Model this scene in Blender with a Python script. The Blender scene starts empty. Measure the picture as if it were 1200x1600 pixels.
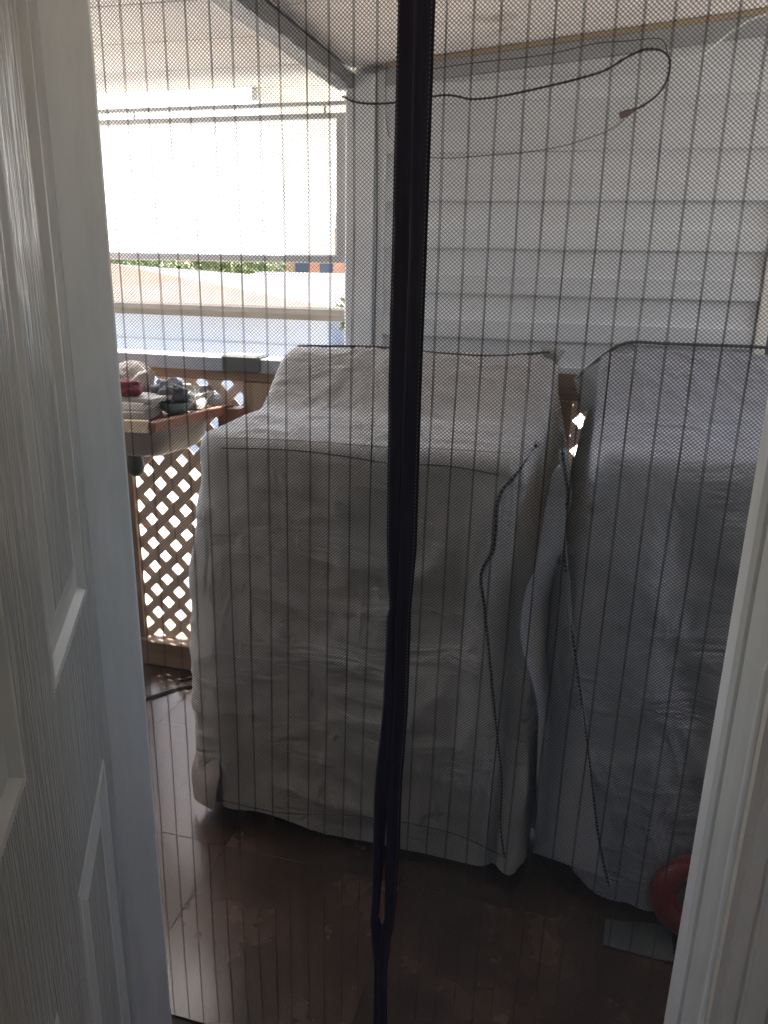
import bpy, bmesh, math, random
import numpy as np
from mathutils import Vector, Matrix, noise
from mathutils.bvhtree import BVHTree
R = math.radians
random.seed(7)
scene = bpy.context.scene
COL = scene.collection

# ------------------------------------------------------------------ camera
CAM_H, FPX, YAW, PITCH, ROLL = 1.28, 1210.0, R(14.8), R(17.2), R(1.2)
fwd = Vector((-math.sin(YAW)*math.cos(PITCH), math.cos(YAW)*math.cos(PITCH), -math.sin(PITCH)))
rgt = Vector((math.cos(YAW), math.sin(YAW), 0))
upv = rgt.cross(fwd)
rgt, upv = (math.cos(ROLL)*rgt + math.sin(ROLL)*upv), (-math.sin(ROLL)*rgt + math.cos(ROLL)*upv)
CAM = Vector((0, 0, CAM_H))
cd = bpy.data.cameras.new('camera'); co = bpy.data.objects.new('camera', cd); COL.objects.link(co)
cd.sensor_fit = 'VERTICAL'; cd.sensor_height = 24.0; cd.lens = 24.0*FPX/1600.0
cd.clip_start = 0.02; cd.clip_end = 500
m = Matrix((rgt, upv, -fwd)).transposed().to_4x4(); m.translation = CAM
co.matrix_world = m
scene.camera = co

# ------------------------------------------------------------------ sky, sun, exposure
SUN_AZ, SUN_EL = R(-42), R(64)          # azimuth from +Y towards +X
world = bpy.data.worlds.new('World'); scene.world = world; world.use_nodes = True
wn = world.node_tree.nodes; wl = world.node_tree.links
sky = wn.new('ShaderNodeTexSky'); sky.sky_type = 'NISHITA'; sky.sun_disc = False
sky.sun_elevation = SUN_EL; sky.sun_rotation = SUN_AZ; sky.dust_density = 5.0; sky.air_density = 1.0; sky.ozone_density = 0.3
bg = wn['Background']; bg.inputs[1].default_value = 0.15
wl.new(sky.outputs[0], bg.inputs[0])
sd = bpy.data.lights.new('sun', 'SUN'); sd.energy = 2.8; sd.angle = R(0.5); sd.color = (1, .95, .87)
so = bpy.data.objects.new('sun', sd); COL.objects.link(so)
sdir = Vector((math.sin(SUN_AZ)*math.cos(SUN_EL), math.cos(SUN_AZ)*math.cos(SUN_EL), math.sin(SUN_EL)))
so.rotation_euler = sdir.to_track_quat('Z', 'Y').to_euler(); so.location = (-3, 6, 9)
vs = scene.view_settings; vs.view_transform = 'Standard'; vs.look = 'None'; vs.gamma = 1; vs.use_curve_mapping = False
vs.exposure = 3.5
cy = scene.cycles
cy.max_bounces = 8; cy.diffuse_bounces = 6; cy.glossy_bounces = 3; cy.transmission_bounces = 6; cy.transparent_max_bounces = 8
cy.caustics_reflective = False; cy.caustics_refractive = False
cy.use_denoising = True; cy.denoiser = 'OPENIMAGEDENOISE'; cy.denoising_input_passes = 'RGB_ALBEDO_NORMAL'
cy.use_adaptive_sampling = False; cy.sample_clamp_indirect = 6.0

# ------------------------------------------------------------------ pixel helpers (photo pixels 1200 x 1600)
def ray(x, y): return fwd + rgt*((x-600)/FPX) - upv*((y-800)/FPX)
def on_y(x, y, Y): d = ray(x, y); return CAM + d*(Y/d.y)
def on_z(x, y, Z): d = ray(x, y); return CAM + d*((Z-CAM_H)/d.z)

# ------------------------------------------------------------------ materials
def lin(c):
    return tuple(((v/255)/12.92 if v/255 <= .04045 else ((v/255+.055)/1.055)**2.4) for v in c) + (1,)
def material(name, c1, c2=None, rough=.6, scale=(6, 6, 6), detail=5, bump=0.0, bscale=None, bdist=.002, spec=.5,
             metal=0, lo=.35, hi=.65, trans=0, sheen=0, extra=None, rvar=0, vary=0, coat=0):
    mt = bpy.data.materials.new(name); mt.use_nodes = True
    n, l = mt.node_tree.nodes, mt.node_tree.links
    p = n['Principled BSDF']
    c1 = tuple(c1) + (1,) if len(c1) == 3 else c1
    c2 = c1 if c2 is None else (tuple(c2) + (1,) if len(c2) == 3 else c2)
    tc = n.new('ShaderNodeTexCoord'); mp = n.new('ShaderNodeMapping'); mp.inputs['Scale'].default_value = scale
    l.new(tc.outputs['Object'], mp.inputs['Vector'])
    vec = mp.outputs[0]
    if vary:
        oi = n.new('ShaderNodeObjectInfo'); ad = n.new('ShaderNodeVectorMath'); ad.operation = 'ADD'
        ml = n.new('ShaderNodeMath'); ml.operation = 'MULTIPLY'; ml.inputs[1].default_value = 37.0
        l.new(oi.outputs['Random'], ml.inputs[0]); l.new(vec, ad.inputs[0]); l.new(ml.outputs[0], ad.inputs[1]); vec = ad.outputs[0]
    nz = n.new('ShaderNodeTexNoise'); nz.inputs['Scale'].default_value = 1; nz.inputs['Detail'].default_value = detail
    nz.inputs['Roughness'].default_value = .62
    l.new(vec, nz.inputs['Vector'])
    cr = n.new('ShaderNodeValToRGB'); cr.color_ramp.elements[0].position = lo; cr.color_ramp.elements[1].position = hi
    cr.color_ramp.elements[0].color = c1; cr.color_ramp.elements[1].color = c2
    l.new(nz.outputs['Fac'], cr.inputs[0])
    out = cr.outputs[0]
    if vary:
        hs = n.new('ShaderNodeHueSaturation'); mr = n.new('ShaderNodeMapRange')
        mr.inputs['To Min'].default_value = 1-vary; mr.inputs['To Max'].default_value = 1+vary
        l.new(oi.outputs['Random'], mr.inputs['Value']); l.new(mr.outputs[0], hs.inputs['Value']); l.new(out, hs.inputs['Color']); out = hs.outputs[0]
    l.new(out, p.inputs['Base Color'])
    p.inputs['Roughness'].default_value = rough; p.inputs['Specular IOR Level'].default_value = spec
    p.inputs['Metallic'].default_value = metal; p.inputs['Transmission Weight'].default_value = trans
    p.inputs['Sheen Weight'].default_value = sheen; p.inputs['Coat Weight'].default_value = coat
    if rvar:
        mr2 = n.new('ShaderNodeMapRange'); mr2.inputs['To Min'].default_value = rough-rvar; mr2.inputs['To Max'].default_value = rough+rvar
        mr2.inputs['From Min'].default_value = .3; mr2.inputs['From Max'].default_value = .7
        l.new(nz.outputs['Fac'], mr2.inputs['Value']); l.new(mr2.outputs[0], p.inputs['Roughness'])
    if bump:
        bm_ = n.new('ShaderNodeBump'); bm_.inputs['Strength'].default_value = bump; bm_.inputs['Distance'].default_value = bdist
        if bscale:
            m2 = n.new('ShaderNodeMapping'); m2.inputs['Scale'].default_value = bscale; l.new(tc.outputs['Object'], m2.inputs['Vector'])
            n2 = n.new('ShaderNodeTexNoise'); n2.inputs['Scale'].default_value = 1; n2.inputs['Detail'].default_value = 6
            l.new(m2.outputs[0], n2.inputs['Vector']); l.new(n2.outputs['Fac'], bm_.inputs['Height'])
        else:
            l.new(nz.outputs['Fac'], bm_.inputs['Height'])
        l.new(bm_.outputs[0], p.inputs['Normal'])
    if extra: extra(mt, n, l, p, tc)
    return mt

def grain_extra(mt, n, l, p, tc):
    # embossed vertical wood grain of the moulded door skin
    mp = n.new('ShaderNodeMapping'); mp.inputs['Scale'].default_value = (170, 170, 5); l.new(tc.outputs['Object'], mp.inputs['Vector'])
    nz = n.new('ShaderNodeTexNoise'); nz.inputs['Scale'].default_value = 1; nz.inputs['Detail'].default_value = 4
    nz.inputs['Distortion'].default_value = .8
    l.new(mp.outputs[0], nz.inputs['Vector'])
    cr = n.new('ShaderNodeValToRGB'); cr.color_ramp.elements[0].position = .42; cr.color_ramp.elements[1].position = .56
    l.new(nz.outputs['Fac'], cr.inputs[0])
    b = n.new('ShaderNodeBump'); b.inputs['Strength'].default_value = 1.0; b.inputs['Distance'].default_value = .0032
    l.new(cr.outputs[0], b.inputs['Height']); l.new(b.outputs[0], p.inputs['Normal'])

M = {}
M['door'] = material('white_door_paint', (.46, .445, .40), (.53, .515, .47), rough=.27, scale=(3, 3, 2), extra=grain_extra)
M['trim'] = material('white_trim_paint', (.62, .605, .565), (.70, .685, .645), rough=.32, scale=(5, 5, 3), bump=.15, bscale=(40, 40, 12), bdist=.001)
M['old_trim'] = material('scuffed_jamb_paint', (.42, .41, .375), (.50, .49, .45), rough=.45, scale=(18, 18, 5), bump=.3, bscale=(60, 60, 14), bdist=.0015, lo=.3, hi=.6)
M['moulding'] = material('smooth_white_moulding', (.48, .465, .42), (.54, .52, .475), rough=.40, scale=(9, 9, 3))
M['casing'] = material('cream_casing_paint', (.44, .40, .34), (.52, .47, .41), rough=.5, scale=(12, 12, 3), bump=.15, bscale=(60, 60, 9), bdist=.001)
M['strip'] = material('black_strip_tape', (.014, .012, .021), (.028, .025, .038), rough=.55, spec=.2, scale=(140, 30, 4), bump=.35, bscale=(260, 260, 16), bdist=.001, rvar=.12)
M['thread'] = material('netting_greyed_for_veil', (.060, .060, .062), (.085, .085, .086), rough=.6, scale=(30, 30, 30))  # black threads lightened so the netting gives a milky veil
M['pleat'] = material('black_pleat_thread', (.035, .035, .036), (.05, .05, .05), rough=.8, scale=(30, 30, 30))
def weave_extra(mt, n, l, p, tc):
    prev = None
    # crease sets: ridged noise stretched along different directions, then the weave
    for (rot, sc, st, dist) in (((0, .25, .1), (4, 4, 13), .46, .012), ((.3, -.8, .2), (10, 6, 4), .38, .011), ((0, .9, .6), (9, 9, 3.5), .30, .009)):
        mp = n.new('ShaderNodeMapping'); mp.inputs['Scale'].default_value = sc; mp.inputs['Rotation'].default_value = rot; l.new(tc.outputs['Object'], mp.inputs['Vector'])
        nz = n.new('ShaderNodeTexNoise'); nz.inputs['Scale'].default_value = 1; nz.inputs['Detail'].default_value = 3; nz.inputs['Roughness'].default_value = .5; nz.inputs['Distortion'].default_value = .9
        l.new(mp.outputs[0], nz.inputs['Vector'])
        # fold |n-.5| into sharp creases
        sb_ = n.new('ShaderNodeMath'); sb_.operation = 'SUBTRACT'; sb_.inputs[1].default_value = .5; l.new(nz.outputs['Fac'], sb_.inputs[0])
        ab = n.new('ShaderNodeMath'); ab.operation = 'ABSOLUTE'; l.new(sb_.outputs[0], ab.inputs[0])
        mr = n.new('ShaderNodeMapRange'); mr.inputs['From Max'].default_value = .15; mr.inputs['To Min'].default_value = 1; mr.inputs['To Max'].default_value = 0; mr.interpolation_type = 'SMOOTHSTEP'
        l.new(ab.outputs[0], mr.inputs['Value'])
        # creases come and go over the cloth
        mk = n.new('ShaderNodeTexNoise'); mk.inputs['Scale'].default_value = 4.5+sc[0]*.2; l.new(tc.outputs['Object'], mk.inputs['Vector'])
        mm = n.new('ShaderNodeMapRange'); mm.inputs['From Min'].default_value = .42; mm.inputs['From Max'].default_value = .62; l.new(mk.outputs['Fac'], mm.inputs['Value'])
        mu = n.new('ShaderNodeMath'); mu.operation = 'MULTIPLY'; l.new(mr.outputs[0], mu.inputs[0]); l.new(mm.outputs[0], mu.inputs[1])
        b = n.new('ShaderNodeBump'); b.inputs['Strength'].default_value = st; b.inputs['Distance'].default_value = dist; l.new(mu.outputs[0], b.inputs['Height'])
        if prev: l.new(prev.outputs[0], b.inputs['Normal'])
        prev = b
    wv = n.new('ShaderNodeTexNoise'); wv.inputs['Scale'].default_value = 320; wv.inputs['Detail'].default_value = 2
    l.new(tc.outputs['Object'], wv.inputs['Vector'])
    b2 = n.new('ShaderNodeBump'); b2.inputs['Strength'].default_value = .2; b2.inputs['Distance'].default_value = .001
    l.new(wv.outputs['Fac'], b2.inputs['Height'])
    l.new(prev.outputs[0], b2.inputs['Normal']); l.new(b2.outputs[0], p.inputs['Normal'])
M['cover'] = material('grey_taupe_polyester', (.275, .266, .252), (.345, .335, .319), rough=.8, scale=(3.2, 3.2, 2.6), sheen=.1, spec=.2, extra=weave_extra)
M['cover_grey'] = material('blue_grey_polyester', (.225, .236, .256), (.29, .301, .32), rough=.74, scale=(3.2, 3.2, 2.6), sheen=.1, spec=.25, extra=weave_extra)
M['panel_grey'] = material('pale_grey_side_cloth', (.34, .345, .36), (.40, .405, .42), rough=.7, scale=(4, 4, 4), bump=.2, bscale=(18, 18, 6), bdist=.004)
M['lining'] = material('beige_lining', (.24, .205, .18), (.30, .26, .23), rough=.8, scale=(14, 14, 14), bump=.3, bscale=(30, 30, 30), bdist=.003)
M['zip'] = material('black_zip', (.012, .012, .012), (.03, .03, .03), rough=.5)
M['piping_shade'] = material('piping_and_fold_shade', (.055, .053, .052), (.085, .08, .077), rough=.75, scale=(40, 40, 40))  # dark tone for seams and zip tape, also draws shade under folds
M['siding'] = material('white_vinyl_siding', (.54, .565, .60), (.60, .625, .66), rough=.45, scale=(1.5, 6, 9), bump=.12, bscale=(4, 60, 160), bdist=.001, spec=.4, vary=.025)
M['trim_grey'] = material('grey_white_trim', (.52, .54, .57), (.60, .62, .64), rough=.5, scale=(6, 6, 3))
M['frieze'] = material('grey_frieze', (.27, .285, .30), (.34, .355, .37), rough=.6, scale=(4, 6, 6))
M['soffit'] = material('white_soffit', (.40, .395, .38), (.48, .47, .455), rough=.7, scale=(2, 5, 5), vary=.03)
def stain_extra(mt, n, l, p, tc):
    nz = n.new('ShaderNodeTexNoise'); nz.inputs['Scale'].default_value = 3.1; nz.inputs['Detail'].default_value = 6; nz.inputs['Distortion'].default_value = 1.0
    l.new(tc.outputs['Object'], nz.inputs['Vector'])
    cr = n.new('ShaderNodeValToRGB'); cr.color_ramp.elements[0].position = .60; cr.color_ramp.elements[1].position = .72
    l.new(nz.outputs['Fac'], cr.inputs[0])
    mx = n.new('ShaderNodeMix'); mx.data_type = 'RGBA'; mx.inputs['B'].default_value = (.30, .20, .11, 1)
    src = p.inputs['Base Color'].links[0].from_socket
    mu = n.new('ShaderNodeMath'); mu.operation = 'MULTIPLY'; mu.inputs[1].default_value = .7
    l.new(cr.outputs[0], mu.inputs[0]); l.new(mu.outputs[0], mx.inputs['Factor']); l.new(src, mx.inputs['A']); l.new(mx.outputs['Result'], p.inputs['Base Color'])
M['plywood'] = material('whitewashed_plywood', (.67, .655, .63), (.77, .755, .73), rough=.7, scale=(2, 12, 4), bump=.15, bscale=(5, 60, 10), bdist=.001, extra=stain_extra)
M['beam'] = material('grey_painted_beam', (.11, .113, .117), (.16, .163, .168), rough=.55, scale=(20, 2, 20))
M['tanwood'] = material('tan_batten', (.30, .23, .15), (.40, .32, .22), rough=.7, scale=(3, 30, 30))
M['wood'] = material('weathered_brown_wood', (.17, .115, .08), (.28, .20, .145), rough=.75, scale=(40, 40, 4), bump=.3, bscale=(80, 80, 6), bdist=.0015, vary=.12)
M['woodx'] = material('weathered_brown_rail', (.17, .12, .085), (.28, .205, .15), rough=.75, scale=(4, 40, 40), bump=.3, bscale=(6, 80, 80), bdist=.0015, vary=.10)
M['lattice'] = material('brown_lattice', (.52, .43, .37), (.62, .52, .46), rough=.75, scale=(22, 22, 22), bump=.2, vary=.10)
M['redwood'] = material('reddish_board', (.14, .055, .035), (.24, .10, .065), rough=.5, scale=(30, 30, 30), bump=.15)
M['palewood'] = material('pale_end_grain', (.42, .33, .22), (.52, .42, .30), rough=.7, scale=(40, 40, 40))
M['railcap'] = material('blue_grey_rail_cap', (.19, .215, .25), (.25, .275, .315), rough=.55, scale=(8, 30, 30))
def floor_extra(mt, n, l, p, tc):
    b = p.inputs['Base Color'].links[0].from_socket
M['tile'] = material('dark_floor_tile', (.016, .010, .007), (.060, .033, .020), rough=.25, scale=(5, 5, 5), detail=4, spec=.9, bump=.07, bscale=(9, 9, 9), bdist=.002, rvar=.03, vary=.10, lo=.3, hi=.7)
M['grout'] = material('dark_grout', (.016, .011, .009), (.03, .02, .015), rough=.9, scale=(30, 30, 30))
M['concrete'] = material('pale_concrete', (.42, .39, .34), (.55, .52, .46), rough=.9, scale=(.8, .8, .8), bump=.1)
M['drygrass'] = material('dry_grass', (.30, .24, .10), (.42, .36, .18), rough=.95, scale=(5, 5, 5), bump=.5, bdist=.02)
M['bluewall'] = material('pale_blue_wall', (.30, .345, .43), (.34, .385, .47), rough=1, spec=.02, scale=(.6, .6, 2))
M['rustroof'] = material('rust_streaked_roof', (.10, .095, .088), (.095, .065, .05), rough=1, spec=.02, scale=(.7, .35, .35), detail=6, lo=.36, hi=.62)
M['whiteroof'] = material('pale_roof', (.10, .10, .098), (.125, .123, .12), rough=1, spec=.02, scale=(.5, .5, .5))
M['fascia'] = material('weathered_fascia', (.09, .082, .072), (.13, .118, .103), rough=1, spec=.02, scale=(2, 9, 9))
M['brick'] = material('orange_wall', (.36, .17, .10), (.45, .23, .14), rough=.8, scale=(2, 2, 2))
M['glassdark'] = material('dark_glass', (.06, .08, .11), rough=.1)
M['leaf'] = material('green_leaf', (.09, .13, .045), (.15, .18, .08), rough=.6, scale=(2, 2, 2))
M['bark'] = material('grey_bark', (.12, .09, .06), (.18, .14, .10), rough=.9, scale=(9, 9, 2))
M['tub'] = material('grey_plastic_tub', (.15, .135, .125), (.21, .195, .18), rough=.45, scale=(9, 9, 9))
M['black'] = material('black_plastic', (.012, .012, .013), (.022, .022, .024), rough=.45, scale=(20, 20, 20))
M['cablegrey'] = material('grey_cable', (.12, .105, .085), (.16, .145, .12), rough=.6)
M['cablewhite'] = material('white_cable', (.62, .62, .60), (.70, .70, .68), rough=.5)
M['plug'] = material('brown_plug', (.07, .045, .035), (.11, .07, .055), rough=.5)
M['red'] = material('red_plastic', (.13, .005, .006), (.17, .008, .008), rough=.4, scale=(12, 12, 12))
M['redcloth'] = material('dark_red_cloth', (.10, .008, .016), (.16, .016, .028), rough=.8, scale=(20, 20, 20))
M['paper'] = material('faded_paper', (.45, .42, .36), (.56, .53, .47), rough=.8, scale=(15, 15, 15))
M['board'] = material('grey_card', (.22, .20, .18), (.34, .32, .29), rough=.7, scale=(15, 15, 60))
M['teal'] = material('blue_grey_bowl', (.16, .22, .25), (.24, .31, .34), rough=.3, scale=(30, 30, 30))
M['bag'] = material('crinkled_clear_bag', (.62, .62, .60), (.72, .72, .70), rough=.22, trans=.55, bump=.6, bscale=(60, 60, 60), bdist=.006)
M['glass'] = material('clear_glass', (.92, .94, .93), rough=.06, trans=.92)
M['film'] = material('clear_plastic_film', (.05, .053, .05), (.075, .08, .075), rough=.25, scale=(20, 20, 20), bump=.4, bscale=(50, 50, 50), bdist=.004)
M['rag'] = material('pale_rag_cloth', (.26, .23, .20), (.38, .35, .31), rough=.85, scale=(30, 30, 30), bump=.4, bdist=.003)
M['hat'] = material('dark_grey_cloth', (.05, .055, .065), (.11, .115, .125), rough=.75, scale=(25, 25, 25), bump=.4, bdist=.003)
M['house'] = material('dull_house_siding', (.24, .24, .235), (.29, .29, .285), rough=.6, scale=(1.5, 6, 9))
M['int'] = material('room_wall_paint', (.55, .50, .44), (.60, .55, .49), rough=.8)
M['metal'] = material('aluminium', (.45, .45, .45), rough=.4, metal=1)
M['dark'] = material('dark_panel', (.05, .055, .055), (.075, .08, .08), rough=.6, scale=(6, 6, 2))
# translucent shade fabric
def shade_mat():
    mt = bpy.data.materials.new('white_shade_vinyl'); mt.use_nodes = True
    n, l = mt.node_tree.nodes, mt.node_tree.links
    for k in list(n): n.remove(k)
    o = n.new('ShaderNodeOutputMaterial'); d = n.new('ShaderNodeBsdfDiffuse'); t = n.new('ShaderNodeBsdfTranslucent'); mx = n.new('ShaderNodeMixShader')
    nz = n.new('ShaderNodeTexNoise'); nz.inputs['Scale'].default_value = 3; tc = n.new('ShaderNodeTexCoord'); l.new(tc.outputs['Object'], nz.inputs['Vector'])
    cr = n.new('ShaderNodeValToRGB'); cr.color_ramp.elements[0].color = (.80, .82, .83, 1); cr.color_ramp.elements[1].color = (.88, .90, .91, 1)
    l.new(nz.outputs['Fac'], cr.inputs[0]); l.new(cr.outputs[0], d.inputs[0]); l.new(cr.outputs[0], t.inputs[0])
    mx.inputs[0].default_value = .60
    l.new(d.outputs[0], mx.inputs[1]); l.new(t.outputs[0], mx.inputs[2]); l.new(mx.outputs[0], o.inputs[0])
    return mt
M['shade'] = shade_mat()

# ------------------------------------------------------------------ object helpers
def mesh_obj(name, verts, faces, mat, parent=None, smooth=False):
    me = bpy.data.meshes.new(name)
    me.from_pydata([tuple(v) for v in verts], [], faces); me.update()
    if smooth: me.polygons.foreach_set('use_smooth', [True]*len(me.polygons))
    o = bpy.data.objects.new(name, me); COL.objects.link(o)
    me.materials.append(M[mat] if isinstance(mat, str) else mat)
    if parent is not None: o.parent = parent
    return o
def from_bm(name, bm, mat, parent=None, smooth=False):
    bmesh.ops.recalc_face_normals(bm, faces=bm.faces)
    me = bpy.data.meshes.new(name); bm.to_mesh(me); bm.free()
    if smooth: me.polygons.foreach_set('use_smooth', [True]*len(me.polygons))
    o = bpy.data.objects.new(name, me); COL.objects.link(o); me.materials.append(M[mat] if isinstance(mat, str) else mat)
    if parent is not None: o.parent = parent
    return o
def box(name, x0, x1, y0, y1, z0, z1, mat, parent=None, bev=.0015):
    bm = bmesh.new(); bmesh.ops.create_cube(bm, size=1)
    for v in bm.verts:
        v.co = Vector(((x0+x1)/2 + v.co.x*(x1-x0), (y0+y1)/2 + v.co.y*(y1-y0), (z0+z1)/2 + v.co.z*(z1-z0)))
    if bev: bmesh.ops.bevel(bm, geom=bm.edges[:], offset=bev, segments=1, affect='EDGES')
    return from_bm(name, bm, mat, parent)
def bar(name, a, b, w, t, mat, parent=None, upd=(0, 1, 0), bev=.001):
    """box from a to b, width w across (in the plane perpendicular to upd), thickness t along upd"""
    a, b = Vector(a), Vector(b); ax = (b-a); L = ax.length; ax.normalize(); n = Vector(upd); s = n.cross(ax).normalized(); n = ax.cross(s)
    bm = bmesh.new(); bmesh.ops.create_cube(bm, size=1)
    for v in bm.verts: v.co = (a+b)/2 + ax*(v.co.x*L) + s*(v.co.y*w) + n*(v.co.z*t)
    if bev: bmesh.ops.bevel(bm, geom=bm.edges[:], offset=bev, segments=1, affect='EDGES')
    return from_bm(name, bm, mat, parent)
def prism(name, poly, axis, a, b, mat, parent=None, smooth=False):
    """poly: 2D points; axis 'x' -> poly is (y,z), extruded from x=a to b; 'z' -> poly is (x,y); 'y' -> poly is (x,z)"""
    f = {'x': lambda p, t: (t, p[0], p[1]), 'y': lambda p, t: (p[0], t, p[1]), 'z': lambda p, t: (p[0], p[1], t)}[axis]
    n = len(poly); vs_ = [f(p, a) for p in poly] + [f(p, b) for p in poly]
    fc = [[i, (i+1) % n, n+(i+1) % n, n+i] for i in range(n)] + [list(range(n))[::-1], list(range(n, 2*n))]
    bm = bmesh.new(); vv = [bm.verts.new(v) for v in vs_]
    for q in fc: bm.faces.new([vv[i] for i in q])
    return from_bm(name, bm, mat, parent, smooth)
def catmull(pts, per=8, closed=False):
    P = [Vector(p) for p in pts]; out = []
    n = len(P)
    for i in range(n if closed else n-1):
        g = lambda k: P[k % n] if closed else P[max(0, min(n-1, k))]
        p0, p1, p2, p3 = g(i-1), g(i), g(i+1), g(i+2)
        for k in range(per):
            t = k/per
            out.append(.5*((2*p1) + (p2-p0)*t + (2*p0-5*p1+4*p2-p3)*t*t + (3*p1-p0-3*p2+p3)*t**3))
    if not closed: out.append(P[-1])
    return out
def tube(name, pts, r, mat, parent=None, seg=6, closed=False, radii=None):
    n = len(pts); V = []; Fc = []
    for i, p in enumerate(pts):
        a = pts[(i-1) % n] if closed else pts[max(0, i-1)]; b = pts[(i+1) % n] if closed else pts[min(n-1, i+1)]
        t = (b-a).normalized(); s = t.cross(Vector((.13, .2, 1)))
        s = s.normalized() if s.length > 1e-4 else Vector((1, 0, 0)); u = s.cross(t)
        rr = radii[i] if radii else r
        for k in range(seg):
            an = 2*math.pi*k/seg; V.append(p + s*(rr*math.cos(an)) + u*(rr*math.sin(an)))
    m_ = n if closed else n-1
    for i in range(m_):
        for k in range(seg):
            j = (i+1) % n; Fc.append([i*seg+k, i*seg+(k+1) % seg, j*seg+(k+1) % seg, j*seg+k])
    if not closed: Fc += [list(range(seg))[::-1], [(n-1)*seg+k for k in range(seg)]]
    return mesh_obj(name, V, Fc, mat, parent, True)
def lathe(name, prof, c, mat, parent=None, seg=28):
    V = []; Fc = []
    for (r_, z_) in prof:
        for k in range(seg): an = 2*math.pi*k/seg; V.append((c[0]+r_*math.cos(an), c[1]+r_*math.sin(an), c[2]+z_))
    for i in range(len(prof)-1):
        for k in range(seg): Fc.append([i*seg+k, i*seg+(k+1) % seg, (i+1)*seg+(k+1) % seg, (i+1)*seg+k])
    Fc.append(list(range(seg))[::-1])
    if prof[-1][0] > 1e-4 and prof[0] != prof[-1]: pass
    return mesh_obj(name, V, Fc, mat, parent, True)
def empty(name, loc=(0, 0, 0)):
    o = bpy.data.objects.new(name, None); o.location = loc; o.empty_display_size = .1; COL.objects.link(o); return o
def tag(o, label, cat, group=None, kind=None):
    if label: o['label'] = label
    if cat: o['category'] = cat
    if group: o['group'] = group
    if kind: o['kind'] = kind
    return o
def struct(o): o['kind'] = 'structure'; return o
def fn(x, y, z): return noise.noise(Vector((x, y, z)))

YW = 2.107        # inner face of the far porch wall
YD = 0.86         # outer face of the house wall round the door
XL, XR = -0.575, 0.172   # jamb faces
YI = 0.709        # inner face of that wall
GZ = -0.45        # ground outside

# ------------------------------------------------------------------ ground and porch floor
g = mesh_obj('ground', [(-90, -60, GZ), (90, -60, GZ), (90, 140, GZ), (-90, 140, GZ)], [[0, 1, 2, 3]], 'concrete'); struct(g)
gs = mesh_obj('grass_strip', [(-7, 2.25, GZ+.004), (6, 2.25, GZ+.004), (6, 3.35, GZ+.004), (-7, 3.25, GZ+.004)], [[0, 1, 2, 3]], 'drygrass'); struct(gs)
pf = box('porch_floor', -1.85, 1.25, YD-.001, 2.20, GZ-.02, -.006, 'grout', None, 0); struct(pf)
TS = .417
for i in range(-5, 7):
    for j in range(-1, 3):
        x0, x1 = -.72+i*TS, -.72+(i+1)*TS; y0, y1 = 1.348+j*TS, 1.348+(j+1)*TS
        x0 = max(x0, -1.84); x1 = min(x1, 1.24); y0 = max(y0, YD+.006); y1 = min(y1, 2.195)
        if x1-x0 < .03 or y1-y0 < .03: continue
        gap = .0006; dz = random.uniform(-.0003, .0003)
        box('floor_tile', x0+gap, x1-gap, y0+gap, y1-gap, -.0075, dz, 'tile', pf, .0005)

# ------------------------------------------------------------------ room behind the camera (house interior); unseen wall openings added to light the door
rf = box('room_floor', -2.2, 2.2, -2.8, YI+.07, -.12, -.001, 'woodx', None, 0); struct(rf)
for nm, a in (('room_wall_left', (-2.3, -2.2, -2.8, YI-.001, -.001, 2.45)), ('room_wall_right', (2.2, 2.3, -2.8, -1.25, -.001, 2.45)),
              ('room_wall_right_end', (2.2, 2.3, -.65, YI-.001, -.001, 2.45)), ('room_wall_right_lower', (2.2, 2.3, -1.25, -.65, -.001, 1.0)), ('room_wall_right_upper', (2.2, 2.3, -1.25, -.65, 1.8, 2.45)),
              ('room_ceiling', (-2.3, 2.3, -2.9, YI-.001, 2.45, 2.55)),
              ('room_wall_back_lower', (-2.3, 2.3, -2.9, -2.8, -.1, 1.0)), ('room_wall_back_upper', (-2.3, 2.3, -2.9, -2.8, 1.9, 2.45)),
              ('room_wall_back_side', (-2.3, -.5, -2.9, -2.8, 1.0, 1.9)), ('room_wall_back_end', (.5, 2.3, -2.9, -2.8, 1.0, 1.9))):
    struct(box(nm, *a, 'int', None, 0))

# house wall round the doorway
hw = empty('house_wall', (0, YD, 0))
def hbox(nm, *a):
    o = box(nm, *a); o.parent = hw; o.matrix_parent_inverse = hw.matrix_world.inverted() if False else Matrix.Translation((0, -YD, 0)); return o
hbox('wall_section', -3.2, XL-.03, YI, YD-.012, GZ, 2.6, 'int', None, 0)
hbox('wall_section', XR+.03, 2.4, YI, YD-.012, GZ, 2.6, 'int', None, 0)
hbox('wall_section', XL-.03, XR+.03, YI, YD-.012, 2.08, 2.6, 'int', None, 0)
tag(hw, 'white sided house wall round the open doorway', 'wall')
for k in range(21):
    z0 = GZ+.05+k*.1135
    for (a, b) in ((-3.2, XL-.075), (XR+.075, 2.4)):
        o = prism('siding_board', [(YD-.012, z0), (YD+.002, z0), (YD+.001, z0+.06), (YD-.008, z0+.1135), (YD-.012, z0+.1135)], 'x', a, b, 'house', hw)
        o.matrix_parent_inverse = Matrix.Translation((0, -YD, 0))

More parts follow.
